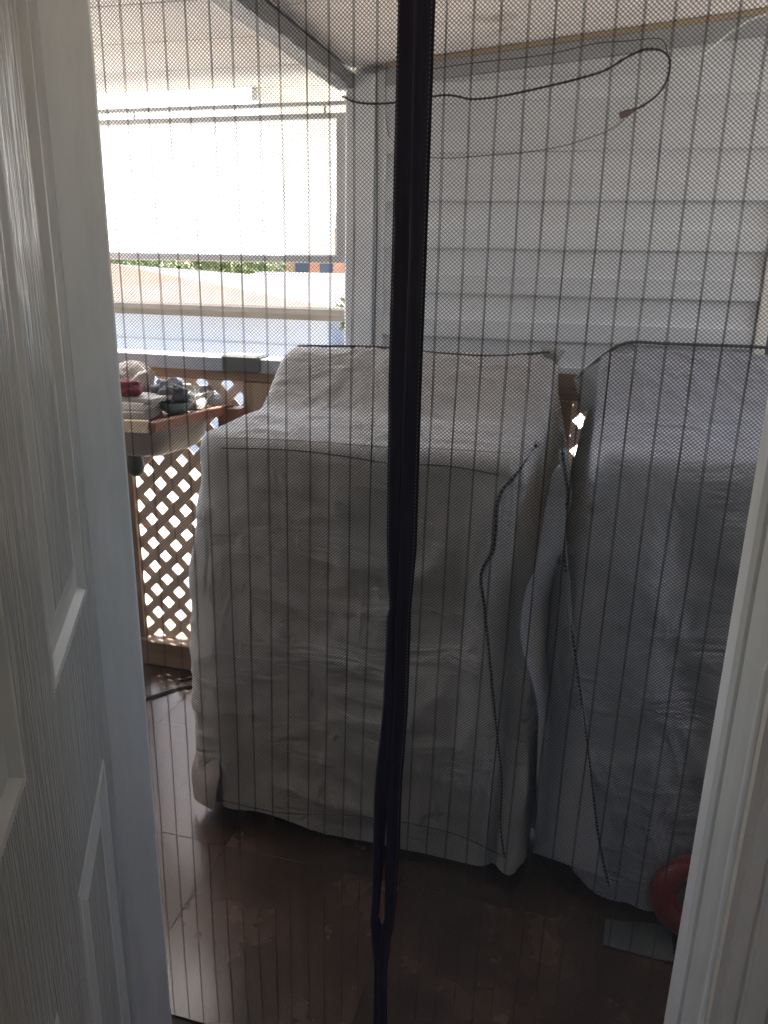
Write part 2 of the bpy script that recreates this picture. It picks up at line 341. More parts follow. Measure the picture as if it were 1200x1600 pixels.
# ------------------------------------------------------------------ door frame
df = empty('door_frame', (0, .78, 0))
def dpart(o): o.parent = df; o.matrix_parent_inverse = Matrix.Translation((0, -.78, 0)); return o
dpart(box('jamb', XL-.03, XL, YD-.092, YD, .0, 2.06, 'old_trim', None, .003))
dpart(box('jamb', XL-.032, XL-.012, YI, YD-.0925, .0, 2.06, 'old_trim', None, .002))
dpart(box('jamb', XR+.008, XR+.032, YI, YD-.0545, .0, 2.06, 'old_trim', None, .004))
dpart(box('stop', XR, XR+.032, YD-.054, YD, .0, 2.06, 'trim', None, .005))
dpart(box('head_jamb', XL, XR, YI+.02, YD, 2.03, 2.075, 'trim', None, .002))
dpart(box('outer_casing', XL-.075, XL-.004, YD+.0005, YD+.010, .0, 2.13, 'trim', None, .003))
dpart(box('outer_casing', XR+.004, XR+.075, YD+.0005, YD+.010, .0, 2.13, 'trim', None, .003))
dpart(box('outer_casing', XL-.075, XR+.075, YD+.0005, YD+.010, 2.131, 2.20, 'trim', None, .003))
dpart(box('threshold', XL, XR, YI+.01, YD+.006, .0002, .014, 'metal', None, .003))
# interior casing beside the latch jamb: profiled board facing the room
cp = [(XR+.010, 0.783), (XR+.010, .764), (XR+.016, .760), (XR+.019, .760), (XR+.021, .763), (XR+.033, .763), (XR+.035, .760), (XR+.038, .760),
      (XR+.040, .764), (XR+.060, .762), (XR+.062, .758), (XR+.066, .758), (XR+.068, .766), (XR+.085, .770), (XR+.085, .783)]
cp = [(a, b-.783+YI) for a, b in cp]
dpart(prism('inner_casing', cp, 'z', .0, 2.1, 'casing'))
# rounded, chipped paint edge between jamb and casing
pts = []; rad = []
for k in range(161):
    z = k*(2.05/160); w = fn(3.1, 7.7, z*9); pts.append(Vector((XR+.0095, YI+.0015+.001*w, z)))
    chip = fn(1.7, 2.2, z*6.0)
    rad.append(.0046+.0016*w - (.0036 if chip > .34 else 0))
dpart(tube('paint_edge', pts, .004, 'trim', None, 8, radii=rad))
tag(df, 'white painted door frame with scuffed jambs on both sides of the opening', 'door frame')

# ------------------------------------------------------------------ door leaf, opened into the room
dl = empty('door', (XL+.004, YD-.094, .012)); LA = R(28.5)
dl.rotation_euler = (0, 0, LA-R(90))
LW, LH, LT = .72, 2.0, .042
def lbox(nm, x0, x1, z0, z1): return box(nm, x0, x1, -LT, 0, z0, z1, 'door', dl, .0008)
cols = [(.064, .294), (.416, .646)]
rows = [(.22, .688), (.906, 1.58), (1.69, 1.88)]
e_ = .0004
lbox('stile', 0, cols[0][0]-e_, 0, LH); lbox('stile', cols[0][1]+e_, cols[1][0]-e_, 0, LH); lbox('stile', cols[1][1]+e_, LW, 0, LH)
for (c0, c1) in cols:
    zs = [0] + [v for r_ in rows for v in r_] + [LH]
    for k in range(0, len(zs), 2): lbox('rail', c0, c1, zs[k]+(e_ if k else 0), zs[k+1]-(e_ if k < 6 else 0))
    for (z0, z1) in rows:
        rings = [(0, -.001), (.004, .0012), (.010, .0008), (.016, -.007), (.026, -.0095), (.030, -.0095), (.052, -.0025), (.056, -.002)]
        V = []; Fc = []
        for (ins, dep) in rings:
            V += [(c0+ins, dep, z0+ins), (c1-ins, dep, z0+ins), (c1-ins, dep, z1-ins), (c0+ins, dep, z1-ins)]
        for i in range(len(rings)-1):
            for k in range(4): Fc.append([i*4+k, i*4+(k+1) % 4, (i+1)*4+(k+1) % 4, (i+1)*4+k])
        b = (len(rings)-1)*4; Fc.append([b, b+1, b+2, b+3])
        nb = len(V); V += [(c0, -LT+.004, z0), (c1, -LT+.004, z0), (c1, -LT+.004, z1), (c0, -LT+.004, z1)]; Fc.append([nb+3, nb+2, nb+1, nb])
        po = mesh_obj('panel', V, Fc, 'door', dl); po.data.materials.append(M['moulding'])
        for f_ in range((len(rings)-1)*4): po.data.polygons[f_].material_index = 1
for hz in (.22, 1.0, 1.72):
    tube('hinge', [Vector((-.002, -.006, hz-.045+k*.0225)) for k in range(5)], .0045, 'metal', dl, 10)
tag(dl, 'white six-panel door with embossed wood grain standing ajar beside the doorway', 'door')

# ------------------------------------------------------------------ magnetic mesh curtain
YC = YD+.018
mc = empty('mesh_curtain', (-.2, YC, .0)); inv = Matrix.Translation((.2, -YC, 0))
def cpart(o): o.parent = mc; o.matrix_parent_inverse = inv; return o
def wave(x, z): return YC + .0035*fn(x*7, 3.3, z*1.3) + .002*math.sin(x*23+z*1.2)
tab = [(-150, 627, 668, 655, 688), (0, 622, 660, 648, 682), (400, 612, 655, 640, 668), (600, 607, 645, 632, 660), (850, 604, 640, 625, 652), (930, 606, 636, 622, 645),
       (945, 610, 632, 620, 643), (960, 604, 634, 618, 643), (1100, 598, 620, 616, 638), (1201, 587, 609, 607, 630), (1256, 583, 604, 604, 627),
       (1325, 582, 600, 603, 625), (1400, 580, 594, 601, 619), (1437, 578, 590, 600, 616), (1450, 578, 600, 594, 612), (1518, 583, 600, 590, 605), (1600, 582, 600, 590, 605), (1760, 579, 597, 588, 601)]
sz, sL, sLi, sRi, sR = [], [], [], [], []
for (py, a, b, c, d) in tab:
    q = [on_y(v, py, YC) for v in (a, b, c, d)]
    sz.append(q[0].z); sL.append(q[0].x); sLi.append(q[1].x); sRi.append(q[2].x); sR.append(q[3].x)
o_ = np.argsort(sz); A = lambda l: np.array(l)[o_]
sz, sL, sLi, sRi, sR = A(sz), A(sL), A(sLi), A(sRi), A(sR)
tL = np.polyval(np.polyfit(sz, sL, 3), sz); tR = np.polyval(np.polyfit(sz, sR, 3), sz)
ip = lambda arr, z: float(np.interp(z, sz, arr))
ZC0, ZC1 = .016, 2.02
XC0, XC1 = XL-.065, XR+.065
def strip(name, fa, fb, dy, label=None):
    nz_ = 150; nx_ = 5; V = []; Fc = []
    for side in (0, 1):
        for i in range(nz_+1):
            z = ZC0 + (ZC1-ZC0)*i/nz_
            for k in range(nx_+1):
                u = k/nx_; x = ip(fa, z)*(1-u)+ip(fb, z)*u
                y = wave(x, z) + dy - .0016*math.sin(math.pi*u)*(1 if side == 0 else 0) + (.0012 if side else 0) + .0012*fn(x*30, 5, z*14)
                V.append((x, y, z))
    off = (nz_+1)*(nx_+1)
    for i in range(nz_):
        for k in range(nx_):
            a = i*(nx_+1)+k; Fc.append([a, a+1, a+nx_+2, a+nx_+1]); Fc.append([off+a, off+a+nx_+1, off+a+nx_+2, off+a+1])
        for k in (0, nx_):
            a = i*(nx_+1)+k; Fc.append([a, a+nx_+1, off+a+nx_+1, off+a])
    return cpart(mesh_obj(name, V, Fc, 'strip', None, True))
strip('magnet_strip', sL, sLi, -.0005); strip('magnet_strip', sRi, sR, -.0035)
# stitching lines and magnet pocket seams on the strips
for fa, fb, u in ((sL, sLi, .12), (sRi, sR, .86)):
    V = []; Fc = []
    z = ZC0+.01
    while z < ZC1-.01:
        x = ip(fa, z)*(1-u)+ip(fb, z)*u; y = wave(x, z)-.0062
        b = len(V); V += [(x-.0004, y, z), (x+.0004, y, z), (x+.0004, y, z+.0022), (x-.0004, y, z+.0022)]; Fc.append([b, b+1, b+2, b+3]); z += .0045
    o = cpart(mesh_obj('stitching', V, Fc, 'cablegrey')); o['kind'] = 'stuff'
# netting: two families of diagonal threads; vertical pleat cords
def netting(name, xa, bound, left):
    V = []; Fc = []; tn = math.tan(R(42)); pitch = .0042; w = .00045
    x0_, x1_ = (XC0, .0) if left else (-.30, XC1)
    step = .0125; nx_ = int((x1_-x0_)/step)
    span = (x1_-x0_)*tn
    for fam in (1, -1):
        c = ZC0-span
        while c < ZC1+span:
            prev = None
            jit = .00025*random.uniform(-1, 1)
            for i in range(nx_+1):
                x = x0_+i*step
                z = c + fam*(x-(x0_ if fam > 0 else x0_))*tn + jit
                if z < ZC0 or z > ZC1: prev = None; continue
                zx = ip(bound, z)
                if (left and x > zx+.012) or (not left and x < zx-.012): prev = None; continue
                y = wave(x, z)+.0004*fam
                b = len(V); V += [(x, y, z-w), (x, y, z+w)]
                if prev is not None: Fc.append([prev, b, b+1, prev+1])
                prev = b
            c += pitch
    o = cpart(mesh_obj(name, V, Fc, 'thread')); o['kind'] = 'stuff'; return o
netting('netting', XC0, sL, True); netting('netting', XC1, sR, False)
def cords(name, left):
    V = []; Fc = []; w = .00026
    xs = np.arange(XC0+.01, .1, .0275) if left else np.arange(-.26, XC1, .0275)
    for xb in xs:
        xb += random.uniform(-.002, .002); ph = random.uniform(0, 50); prev = None
        for i in range(121):
            z = ZC0+(ZC1-ZC0)*i/120
            lim = ip(sL, z) if left else ip(sR, z)
            # cords lean with their half of the curtain
            lean = (ip(tL, z)-ip(tL, 1.3))*max(0, min(1, (xb-XC0)/.45)) if left else (ip(tR, z)-ip(tR, 1.3))*max(0, min(1, (XC1-xb)/.45))
            x = xb + lean + .0016*fn(ph, z*5, 1)
            if (left and x > lim-.004) or (not left and x < lim+.004): prev = None; continue
            y = wave(x, z)-.0012; b = len(V); wd = .0009*(1+.5*fn(ph, z*9, 4))
            for q in (-1, 0, 1):
                ww = w*(1+.5*fn(ph+q*7, z*60, 4)); V += [(x+q*wd-ww, y, z), (x+q*wd+ww, y, z)]
            if prev is not None: Fc += [[prev+q*2, prev+q*2+1, b+q*2+1, b+q*2] for q in range(3)]
            prev = b
    o = cpart(mesh_obj(name, V, Fc, 'pleat')); o['kind'] = 'stuff'; return o
cords('pleat_cord', True); cords('pleat_cord', False)
cpart(box('top_band', XC0, XC1, YC-.004, YC+.004, ZC1-.03, 2.06, 'strip', None, .001))
cpart(box('side_band', XC0-.006, XC0+.020, YD+.0105, YC+.004, ZC0, 2.06, 'strip', None, .001))
cpart(box('side_band', XC1-.020, XC1+.006, YD+.0105, YC+.004, ZC0, 2.06, 'strip', None, .001))
tag(mc, 'black magnetic mesh curtain hanging across the doorway, halves meeting at a dark centre strip', 'curtain')

# ------------------------------------------------------------------ porch roof and ceiling
def ceil_z(x): return 1.772+.083*(x+.66)
pc = box('porch_ceiling', -1.78, -.672, YD+.004, 2.195, 1.775, 1.83, 'beam', None, 0); struct(pc)
yy = [YD+.006, 1.25, 1.506, 1.745, 1.985, 2.20]
for k in range(len(yy)-1):
    box('soffit_panel', -1.78, -.704, yy[k]+.0018, yy[k+1]-.0018, 1.757, 1.7745, 'soffit', pc, .0015)
box('soffit_panel', -.965, -.672, 2.203, 3.02, 1.757, 1.7745, 'soffit', pc, .0015)
box('roof_edge', -.985, -.9655, 2.198, 3.03, 1.725, 1.835, 'trim_grey', pc, .002)
box('soffit_backing', -.965, -.672, 2.196, 3.02, 1.7755, 1.83, 'beam', pc, 0)
# plywood ceiling over the machines, rising to the right
pw = empty('plywood_ceiling', (0, 1.5, 1.8)); pw['kind'] = 'structure'; pinv = Matrix.Translation((0, -1.5, -1.8))
xs = [-.668, .53, 1.15]
for a, b in zip(xs[:-1], xs[1:]):
    for (y0, y1) in ((YD+.004, 1.62), (1.624, 2.30)):
        V = [(a+.001, y0, ceil_z(a)), (b-.001, y0, ceil_z(b)), (b-.001, y1, ceil_z(b)), (a+.001, y1, ceil_z(a))]
        V += [(v[0], v[1], v[2]+.018) for v in V]
        o = mesh_obj('ceiling_sheet', V, [[3, 2, 1, 0], [4, 5, 6, 7], [0, 1, 5, 4], [1, 2, 6, 5], [2, 3, 7, 6], [3, 0, 4, 7]], 'plywood', pw); o.matrix_parent_inverse = pinv
o = mesh_obj('roof_deck', [(-.668, YD-.05, 1.80), (1.2, YD-.05, 1.955), (1.2, 3.02, 1.955), (-.668, 3.02, 1.80), (-.668, YD-.05, 1.86), (1.2, YD-.05, 2.015), (1.2, 3.02, 2.015), (-.668, 3.02, 1.86)],
         [[3, 2, 1, 0], [4, 5, 6, 7], [0, 1, 5, 4], [1, 2, 6, 5], [2, 3, 7, 6], [3, 0, 4, 7]], 'beam', pw); o.matrix_parent_inverse = pinv
bmo = box('ceiling_beam', -.703, -.652, YD+.003, 2.108, 1.722, 1.7565, 'beam', None, .003)
tag(bmo, 'grey painted beam running along the ceiling to the wall corner', 'beam')

# ------------------------------------------------------------------ far wall: siding above the rail
sw = empty('siding_wall', (-.1, YW+.03, 1.035)); sinv = Matrix.Translation((.1, -YW-.03, -1.035))
def spart(o): o.parent = sw; o.matrix_parent_inverse = sinv; return o
zb = 1.004
SX0, SX1 = -.572, .372
k = 0
while zb < 1.75:
    z0 = max(zb, 1.036); z1 = zb+.1135
    th = .012
    poly = [(YW+.012, z0), (YW-.0050, z0), (YW-.0046, zb+.046)] + [(YW-.0046+.0110*math.sin(a_*math.pi/12), zb+.046+.040*(1-math.cos(a_*math.pi/12))) for a_ in range(1, 7)] + [(YW+.0068, z1+.004), (YW+.012, z1+.004)]
    poly = [q for q in poly if q[1] >= z0-1e-6]
    spart(prism('siding_board', poly, 'x', SX0, SX1, 'siding')); zb += .1135
def slant(nm, x0, x1, y0, y1, zlo, off, mat):
    V = [(x0, y0, zlo), (x1, y0, zlo), (x1, y1, zlo), (x0, y1, zlo), (x0, y0, ceil_z(x0)-off), (x1, y0, ceil_z(x1)-off), (x1, y1, ceil_z(x1)-off), (x0, y1, ceil_z(x0)-off)]
    return spart(mesh_obj(nm, V, [[3, 2, 1, 0], [4, 5, 6, 7], [0, 1, 5, 4], [1, 2, 6, 5], [2, 3, 7, 6], [3, 0, 4, 7]], mat))
slant('backing', -.66, 1.15, YW+.0125, YW+.06, 1.036, .001, 'trim_grey')
# frieze board under the ceiling, following its slope, and a tan batten above it
def along(nm, x0, x1, y0, y1, a, b, mat):
    V = []
    for y in (y0, y1):
        V += [(x0, y, ceil_z(x0)-a), (x1, y, ceil_z(x1)-a), (x1, y, ceil_z(x1)-b), (x0, y, ceil_z(x0)-b)]
    return spart(mesh_obj(nm, V, [[0, 1, 2, 3], [7, 6, 5, 4], [0, 4, 5, 1], [1, 5, 6, 2], [2, 6, 7, 3], [3, 7, 4, 0]], mat))
along('frieze_board', -.575, 1.15, YW-.010, YW+.011, .052, .013, 'frieze')
along('batten', -.575, 1.15, YW-.016, YW+.010, .0125, .002, 'tanwood')
spart(box('corner_post', -.6755, -.600, YW-.022, YW+.012, 1.036, 1.7555, 'siding', None, .004))
spart(box('corner_trim', -.5995, -.5725, YW-.008, YW+.012, 1.036, 1.765, 'trim_grey', None, .003))
spart(box('end_trim', .3725, .398, YW-.012, YW+.012, 1.036, 1.84, 'trim', None, .003))
spart(box('dark_panel', .3985, 1.15, YW-.004, YW+.012, 1.036, 1.84, 'dark', None, .002))
tag(sw, 'white lap siding wall above the lattice rail behind the covered machines', 'wall')

# ------------------------------------------------------------------ lattice fence under the rail
lf = empty('lattice_fence', (-.5, YW+.02, 0)); linv = Matrix.Translation((.5, -YW-.02, 0))
def fpart(o): o.parent = lf; o.matrix_parent_inverse = linv; return o
LX0, LX1, LZ0, LZ1 = -1.78, .75, .085, .985
fpart(box('bottom_rail', LX0-.04, 1.15, YW-.045, YW+.030, .0005, .088, 'woodx', None, .003))
fpart(box('header_rail', LX0-.04, 1.15, YW-.012, YW+.028, .966, .9945, 'woodx', None, .003))
fpart(box('rail_cap', LX0-.04, -.677, YW-.035, YW+.05, .995, 1.036, 'railcap', None, .003))
fpart(box('rail_cap', -.6765, 1.15, YW-.012, YW+.05, .995, 1.0355, 'woodx', None, .002))
for (a, b) in ((-1.445, -1.375), (-.985, -.893), (-.11, -.045), (.70, .76)):
    fpart(box('post', a, b, YW-.024, YW-.001, .0885, .9655, 'wood', None, .002))
pv = .082            # vertical spacing of the slats
def clipline(c, s):   # z = c + s*(x-LX0)
    xa, xb = LX0, LX1
    if s > 0: xa = max(xa, LX0+(LZ0-c)); xb = min(xb, LX0+(LZ1-c))
    else: xa = max(xa, LX0+(c-LZ1)); xb = min(xb, LX0+(c-LZ0))
    return xa, xb
w_ = .0275
for s, yl in ((1, YW+.003), (-1, YW+.0088)):
    c = LZ0-(LX1-LX0) if s > 0 else LZ0
    n_ = 0
    while True:
        cc = c+n_*pv; n_ += 1
        if (s > 0 and cc > LZ1) or (s < 0 and cc > LZ1+(LX1-LX0)): break
        xa, xb = clipline(cc, s)
        if xb-xa < .03: continue
        fpart(bar('lattice_slat', (xa, yl, cc+s*(xa-LX0)), (xb, yl, cc+s*(xb-LX0)), w_, .0056, 'lattice', None, (0, 1, 0), 0))
tag(lf, 'brown diagonal wooden lattice fence with posts and rails along the porch edge', 'lattice fence')
clampo = box('rail_clamp', -1.04, -.922, YW-.05, YW+.03, .995, 1.0455, 'dark', None, .006)
tag(clampo, 'dark grey block sitting on the lattice rail beside the left cover', 'clamp')

for nm, x0, lab in (('added_half_wall', -1.845, 'unseen boarded half wall added to block low light beyond the basin'), ('added_half_wall', 1.21, 'unseen boarded half wall added to block low light beyond the dryer')):
    e = empty(nm, (x0, 1.5, 0)); ei = Matrix.Translation((-x0, -1.5, 0))  # out-of-view walls added to keep low light off floor and cover fronts
    for k in range(9):
        o = box('board', x0, x0+.022, YD+.02+k*.134, YD+.152+k*.134, .001, 1.03, 'wood', e, .002); o.matrix_parent_inverse = ei
    o = box('cap_rail', x0-.02, x0+.045, YD+.02, YW-.05, 1.0305, 1.06, 'woodx', e, .002); o.matrix_parent_inverse = ei
    tag(e, lab, 'half wall')
# ------------------------------------------------------------------ roll-up shade in its opening
rs = empty('roller_shade', (-1.05, YW, 1.30)); rinv = Matrix.Translation((1.05, -YW, -1.30))
def rpart(o): o.parent = rs; o.matrix_parent_inverse = rinv; return o
V = []; Fc = []; z = 1.322; n_ = 0
while z < 1.655:
    b = len(V); h = .0098
    sag = .002*fn(2.2, 1.1, z*40)
    for (x) in (-1.76, -1.45, -1.1, -.712):
        dy = .0025*fn(x*3, z*22, .4)
        V += [(x, YW+.006+dy+sag, z), (x, YW+.0045+dy+sag, z+h/2), (x, YW+.006+dy+sag, z+h)]
    for i in range(3):
        for k in range(2): a = b+i*3+k; Fc.append([a, a+3, a+4, a+1])
    z += .0103
o = rpart(mesh_obj('shade_slat', V, Fc, 'shade', None, True)); o['kind'] = 'stuff'
rpart(box('bottom_bar', -1.76, -.676, YW-.004, YW+.016, 1.300, 1.3215, 'trim_grey', None, .003))
rpart(box('side_bar', -.7075, -.676, YW-.002, YW+.014, 1.322, 1.672, 'trim_grey', None, .003))
rpart(box('top_bar', -1.76, -.676, YW+.001, YW+.018, 1.658, 1.6725, 'trim_grey', None, .002))
rpart(box('header_bar', -1.8, -.6765, YW-.004, YW+.018, 1.689, 1.6985, 'trim_grey', None, .001))
for xh in (-1.7, -1.3, -.74): rpart(bar('hanger', (xh, YW+.008, 1.67), (xh, YW+.008, 1.695), .006, .004, 'metal', None, (0, 1, 0), 0))
for xh in (-1.74, -1.5): rpart(bar('hanger', (xh, YW+.008, 1.695), (xh, YW+.008, 1.76), .012, .008, 'beam', None, (0, 1, 0), 0))
tag(rs, 'white translucent slatted roll-up shade glowing in the porch opening', 'shade')

# ------------------------------------------------------------------ covered washing machine and dryer
def sstep(a, b, x): t = max(0, min(1, (x-a)/(b-a))); return t*t*(3-2*t)
def rr_outline(poly, rad, per_side, per_corner):
    """rounded polygon, counter-clockwise; fixed sample count"""
    n = len(poly); pts = []
    P = [Vector((p[0], p[1])) for p in poly]
    rads = rad if isinstance(rad, (list, tuple)) else [rad]*n
    ends = []
    for i in range(n):
        p, a, b = P[i], P[i-1], P[(i+1) % n]; r_ = rads[i]
        d1, d2 = (a-p).normalized(), (b-p).normalized(); ends.append((p+d1*r_, p, p+d2*r_))
    for i in range(n):
        s, p, e = ends[i]
        for k in range(per_corner): t = k/per_corner; pts.append((1-t)**2*s+2*t*(1-t)*p+t*t*e)
        s2 = ends[(i+1) % n][0]
        for k in range(per_side): t = k/per_side; pts.append(e*(1-t)+s2*t)
    return pts
def make_cover(name, top, mid, hem, trad, hrad, h0, ch, yb0, yb1, seed, mat, hemz, folds, dents):
    PS, PCn = 70, 14
    T, Md, B = rr_outline(top, trad, PS, PCn), rr_outline(mid, hrad, PS, PCn), rr_outline(hem, hrad, PS, PCn)
    N = len(T); cx = sum(p.x for p in T)/N; cyy = sum(p.y for p in T)/N; r_ = .032
    def H(x, y): return h0 + .012*(y-1.4) + ch*sstep(yb0, yb1, y) - .006*sstep(yb1+.03, yb1+.12, y) + .006*fn(x*5+seed, y*7, 1.5)
    V = []; rows_ = 0; KS, KA, KT = 92, 8, 46
    for k in range(KS+KA+KT+1):
        for i in range(N):
            t_, m_, b_ = T[i], Md[i], B[i]
            nr = Vector((t_.x-cx, t_.y-cyy)); a_ = T[i-1]; c_ = T[(i+1) % N]; tg = (c_-a_).normalized(); nr = Vector((tg.y, -tg.x))
            ze = H(t_.x, t_.y)
            if k <= KS:
                t = k/KS; zh = hemz(t_.x, t_.y, i/N) if True else 0
                z = zh + (ze-r_-zh)*t
                q = b_.lerp(m_, min(1, t/.55)) if t < .55 else m_.lerp(t_, sstep(.62, 1.0, t))
                x, y = q.x, q.y
                hx, hz_ = x*1.0+y*1.6, z
                d = .015*fn(x*3.0+seed, y*3.0, z*2.6)*(1-t**4) + .003*fn(x*8+seed, y*8+4, z*10+3)
                # fine crumple ridges, mostly horizontal in the middle, fanning down from the corners
                rg = 1-abs(fn(hx*5+seed*2, z*13+1.2*fn(hx*3, z*3, seed), 2.7))*2.2
                d += .0050*max(0, rg)**4*(sstep(0, .3, t)*(1-sstep(.8, 1, t)))
                rg2 = 1-abs(fn(hx*11+z*6+seed, z*5-hx*7, 9.1))*2.4
                d += .0030*max(0, rg2)**4
                d += folds(x, y, z, t)
                for (dx, dyy, dz, sx, sz_, amp) in dents:
                    d += amp*math.exp(-((x-dx)/sx)**2-((z-dz)/sz_)**2)*(1 if abs(y-dyy) < .3 else 0)
                # hem flare ripples
                d += .012*(1-t)**5*fn(hx*6+seed, .3, 1)
                x += nr.x*d; y += nr.y*d
            elif k <= KS+KA:
                an = (k-KS)/KA*math.pi/2
                x, y = t_.x - nr.x*r_*(1-math.cos(an)), t_.y - nr.y*r_*(1-math.cos(an)); z = ze-r_+r_*math.sin(an)
                d = .0045*fn(x*8+seed, y*8+4, z*10+3)*.6; x += nr.x*d; y += nr.y*d
            else:
                s = 1-(k-KS-KA)/KT
                bx_, by_ = t_.x-nr.x*r_, t_.y-nr.y*r_
                x, y = cx+(bx_-cx)*s, cyy+(by_-cyy)*s
                w2 = 1-abs(fn(x*9+seed, y*16+x*5, 3.3))*2.2
                w3 = 1-abs(fn(x*4+y*9+seed, y*5-x*8, 7.3))*2.2
                z = H(x, y)+(.005*max(0, w2)**3+.006*max(0, w3)**3)*min(1, (1-s)*9)
            V.append(Vector((x, y, z)))
        rows_ += 1
    Fc = []
    for k in range(rows_-1):
        for i in range(N):
            a = k*N+i; b = k*N+(i+1) % N; Fc.append([a, b, b+N, a+N])
    root = empty(name, (cx, cyy, 0)); iv = Matrix.Translation((-cx, -cyy, 0))
    body = mesh_obj('cover_fabric', V, Fc, mat, root, True); body.matrix_parent_inverse = iv
    bvh = BVHTree.FromPolygons([tuple(v) for v in V], Fc)
    return root, iv, bvh, V, N
def trace(bvh, pix, lift, fallback):
    out = []
    for (x, y) in pix:
        d = ray(x, y).normalized(); hit = bvh.ray_cast(CAM, d)
        if hit[0] is None or (hit[0]-CAM).length > (on_y(x, y, fallback)-CAM).length+.12: p = on_y(x, y, fallback)
        else: p = hit[0]
        out.append(p - d*lift)
    return out
def densify(pix, step=6):
    out = []
    P = catmull([(a, b, 0) for a, b in pix], 16); acc = 0
    for p in P: out.append((p.x, p.y))
    return out
def zipper(root, iv, bvh, pix, y):
    pts = trace(bvh, densify(pix), .002, y)
    # smooth and resample
    ptsr = [pts[0]]
    for p in pts[1:]:
        while (p-ptsr[-1]).length > .0095: ptsr.append(ptsr[-1] + (p-ptsr[-1]).normalized()*.0095)
    V = []; Fc = []
    for i in range(1, len(ptsr)-1):
        t = (ptsr[i+1]-ptsr[i-1]).normalized(); nrm = (CAM-ptsr[i]).normalized(); s = t.cross(nrm).normalized(); nrm = s.cross(t)
        b = len(V); c = ptsr[i]
        for (u, v, w) in ((-1, -1, 0), (1, -1, 0), (1, 1, 0), (-1, 1, 0), (-.8, -.8, 1), (.8, -.8, 1), (.8, .8, 1), (-.8, .8, 1)):
            V.append(c + s*(u*.0022) + t*(v*.0026) + nrm*(w*.0022-.0005))
        for q in ((4, 5, 6, 7), (0, 1, 5, 4), (1, 2, 6, 5), (2, 3, 7, 6), (3, 0, 4, 7)): Fc.append([b+k for k in q])
    o = mesh_obj('zipper', V, Fc, 'zip', root); o.matrix_parent_inverse = iv; o['kind'] = 'stuff'
    o2 = tube('zip_tape', ptsr, .0008, 'piping_shade', root, 5); o2.matrix_parent_inverse = iv
    sd_ = [(ptsr[min(len(ptsr)-1, i+1)]-ptsr[max(0, i-1)]).normalized().cross((CAM-ptsr[i]).normalized()) for i in range(len(ptsr))]
    for sg in (-1, 1):      # welted cloth edges on both sides of the teeth
        o3_ = tube('zip_welt', [ptsr[i]+sd_[i]*(.0046*sg)+(ptsr[i]-CAM).normalized()*.0015 for i in range(len(ptsr))], .0022, root.children[0].data.materials[0], root, 8); o3_.matrix_parent_inverse = iv
def seam(root, iv, bvh, pix, y, r_=.0022, mat='piping_shade', name='seam'):
    pts = trace(bvh, densify(pix), .0005, y); o = tube(name, pts, r_, mat, root, 6); o.matrix_parent_inverse = iv
def sheet(root, iv, name, rows_px, mat, bulge=.0, thick=.0012):
    """rows_px: list of rows, each a list of (px,py,depth y)"""
    G = [catmull([on_y(a, b, c) for (a, b, c) in r_], 6) for r_ in rows_px]
    n = len(G[0]); cols_ = [catmull([G[r_][i] for r_ in range(len(G))], 6) for i in range(n)]
    m_ = len(cols_[0]); V = [cols_[i][j] for i in range(n) for j in range(m_)]
    Fc = [[i*m_+j, (i+1)*m_+j, (i+1)*m_+j+1, i*m_+j+1] for i in range(n-1) for j in range(m_-1)]
    o = mesh_obj(name, V, Fc, mat, root, True); o.matrix_parent_inverse = iv
    sm = o.modifiers.new('thickness', 'SOLIDIFY'); sm.thickness = thick; sm.offset = 0
    return o

def diag(x, z, segs):
    d = 0
    for (x0, z0, x1, z1, w, amp) in segs:
        ax, az = x1-x0, z1-z0; L2 = ax*ax+az*az; t = max(0, min(1, ((x-x0)*ax+(z-z0)*az)/L2))
        dx, dz = x-(x0+ax*t), z-(z0+az*t); side = (dx*az-dz*ax)/math.sqrt(L2)
        q = math.sqrt(dx*dx+dz*dz)/w
        # a fold: sharp on one side, soft on the other
        d += amp*math.exp(-(q*(1.9 if side > 0 else .8))**1.4)*min(1, 4*t+.25)*min(1, 4*(1-t)+.15)
    return d
# ---- left machine
def folds_left(x, y, z, t):
    d = 0
    if y < 1.6:
        d += diag(x, z, [(-.70, .80, -.52, .52, .05, .011), (-.52, .52, -.36, .30, .06, .012), (-.20, .84, -.40, .55, .05, .010), (-.16, .60, -.40, .22, .06, .012),
                         (-.78, .50, -.60, .20, .05, .010), (-.66, .62, -.30, .60, .03, .007), (-.62, .50, -.34, .47, .025, .006), (-.60, .72, -.25, .70, .03, .006),
                         (-.70, .14, -.30, .10, .03, .007), (-.30, .34, -.16, .12, .04, .009), (-.47, .90, -.45, .60, .04, .006)])
    if y < 1.62 and x > -.30:            # gathered cloth at the right front corner
        u = (x+.05)/.12
        d += .020*math.exp(-((x+.165)/.030)**2)*sstep(.05, .45, t)*(1-sstep(.88, 1, t))*1.0
        d -= .022*math.exp(-((x+.112-.02*t)/.016)**2)*(1-sstep(.85, 1, t))
        d += .014*math.exp(-((x+.075-.02*t)/.014)**2)*(1-sstep(.8, 1, t))
    if y < 1.6 and x < -.70: d += .012*math.exp(-((x+.74)/.03)**2)*(1-sstep(.6, .9, t))*(1-.6*t)
    return d
def hem_left(x, y, u):
    z = .035+.014*fn(x*7, y*7, .4)
    if y < 1.5: z += .018*sstep(-.45, -.8, x) - .008*sstep(-.35, -.1, x)
    return z
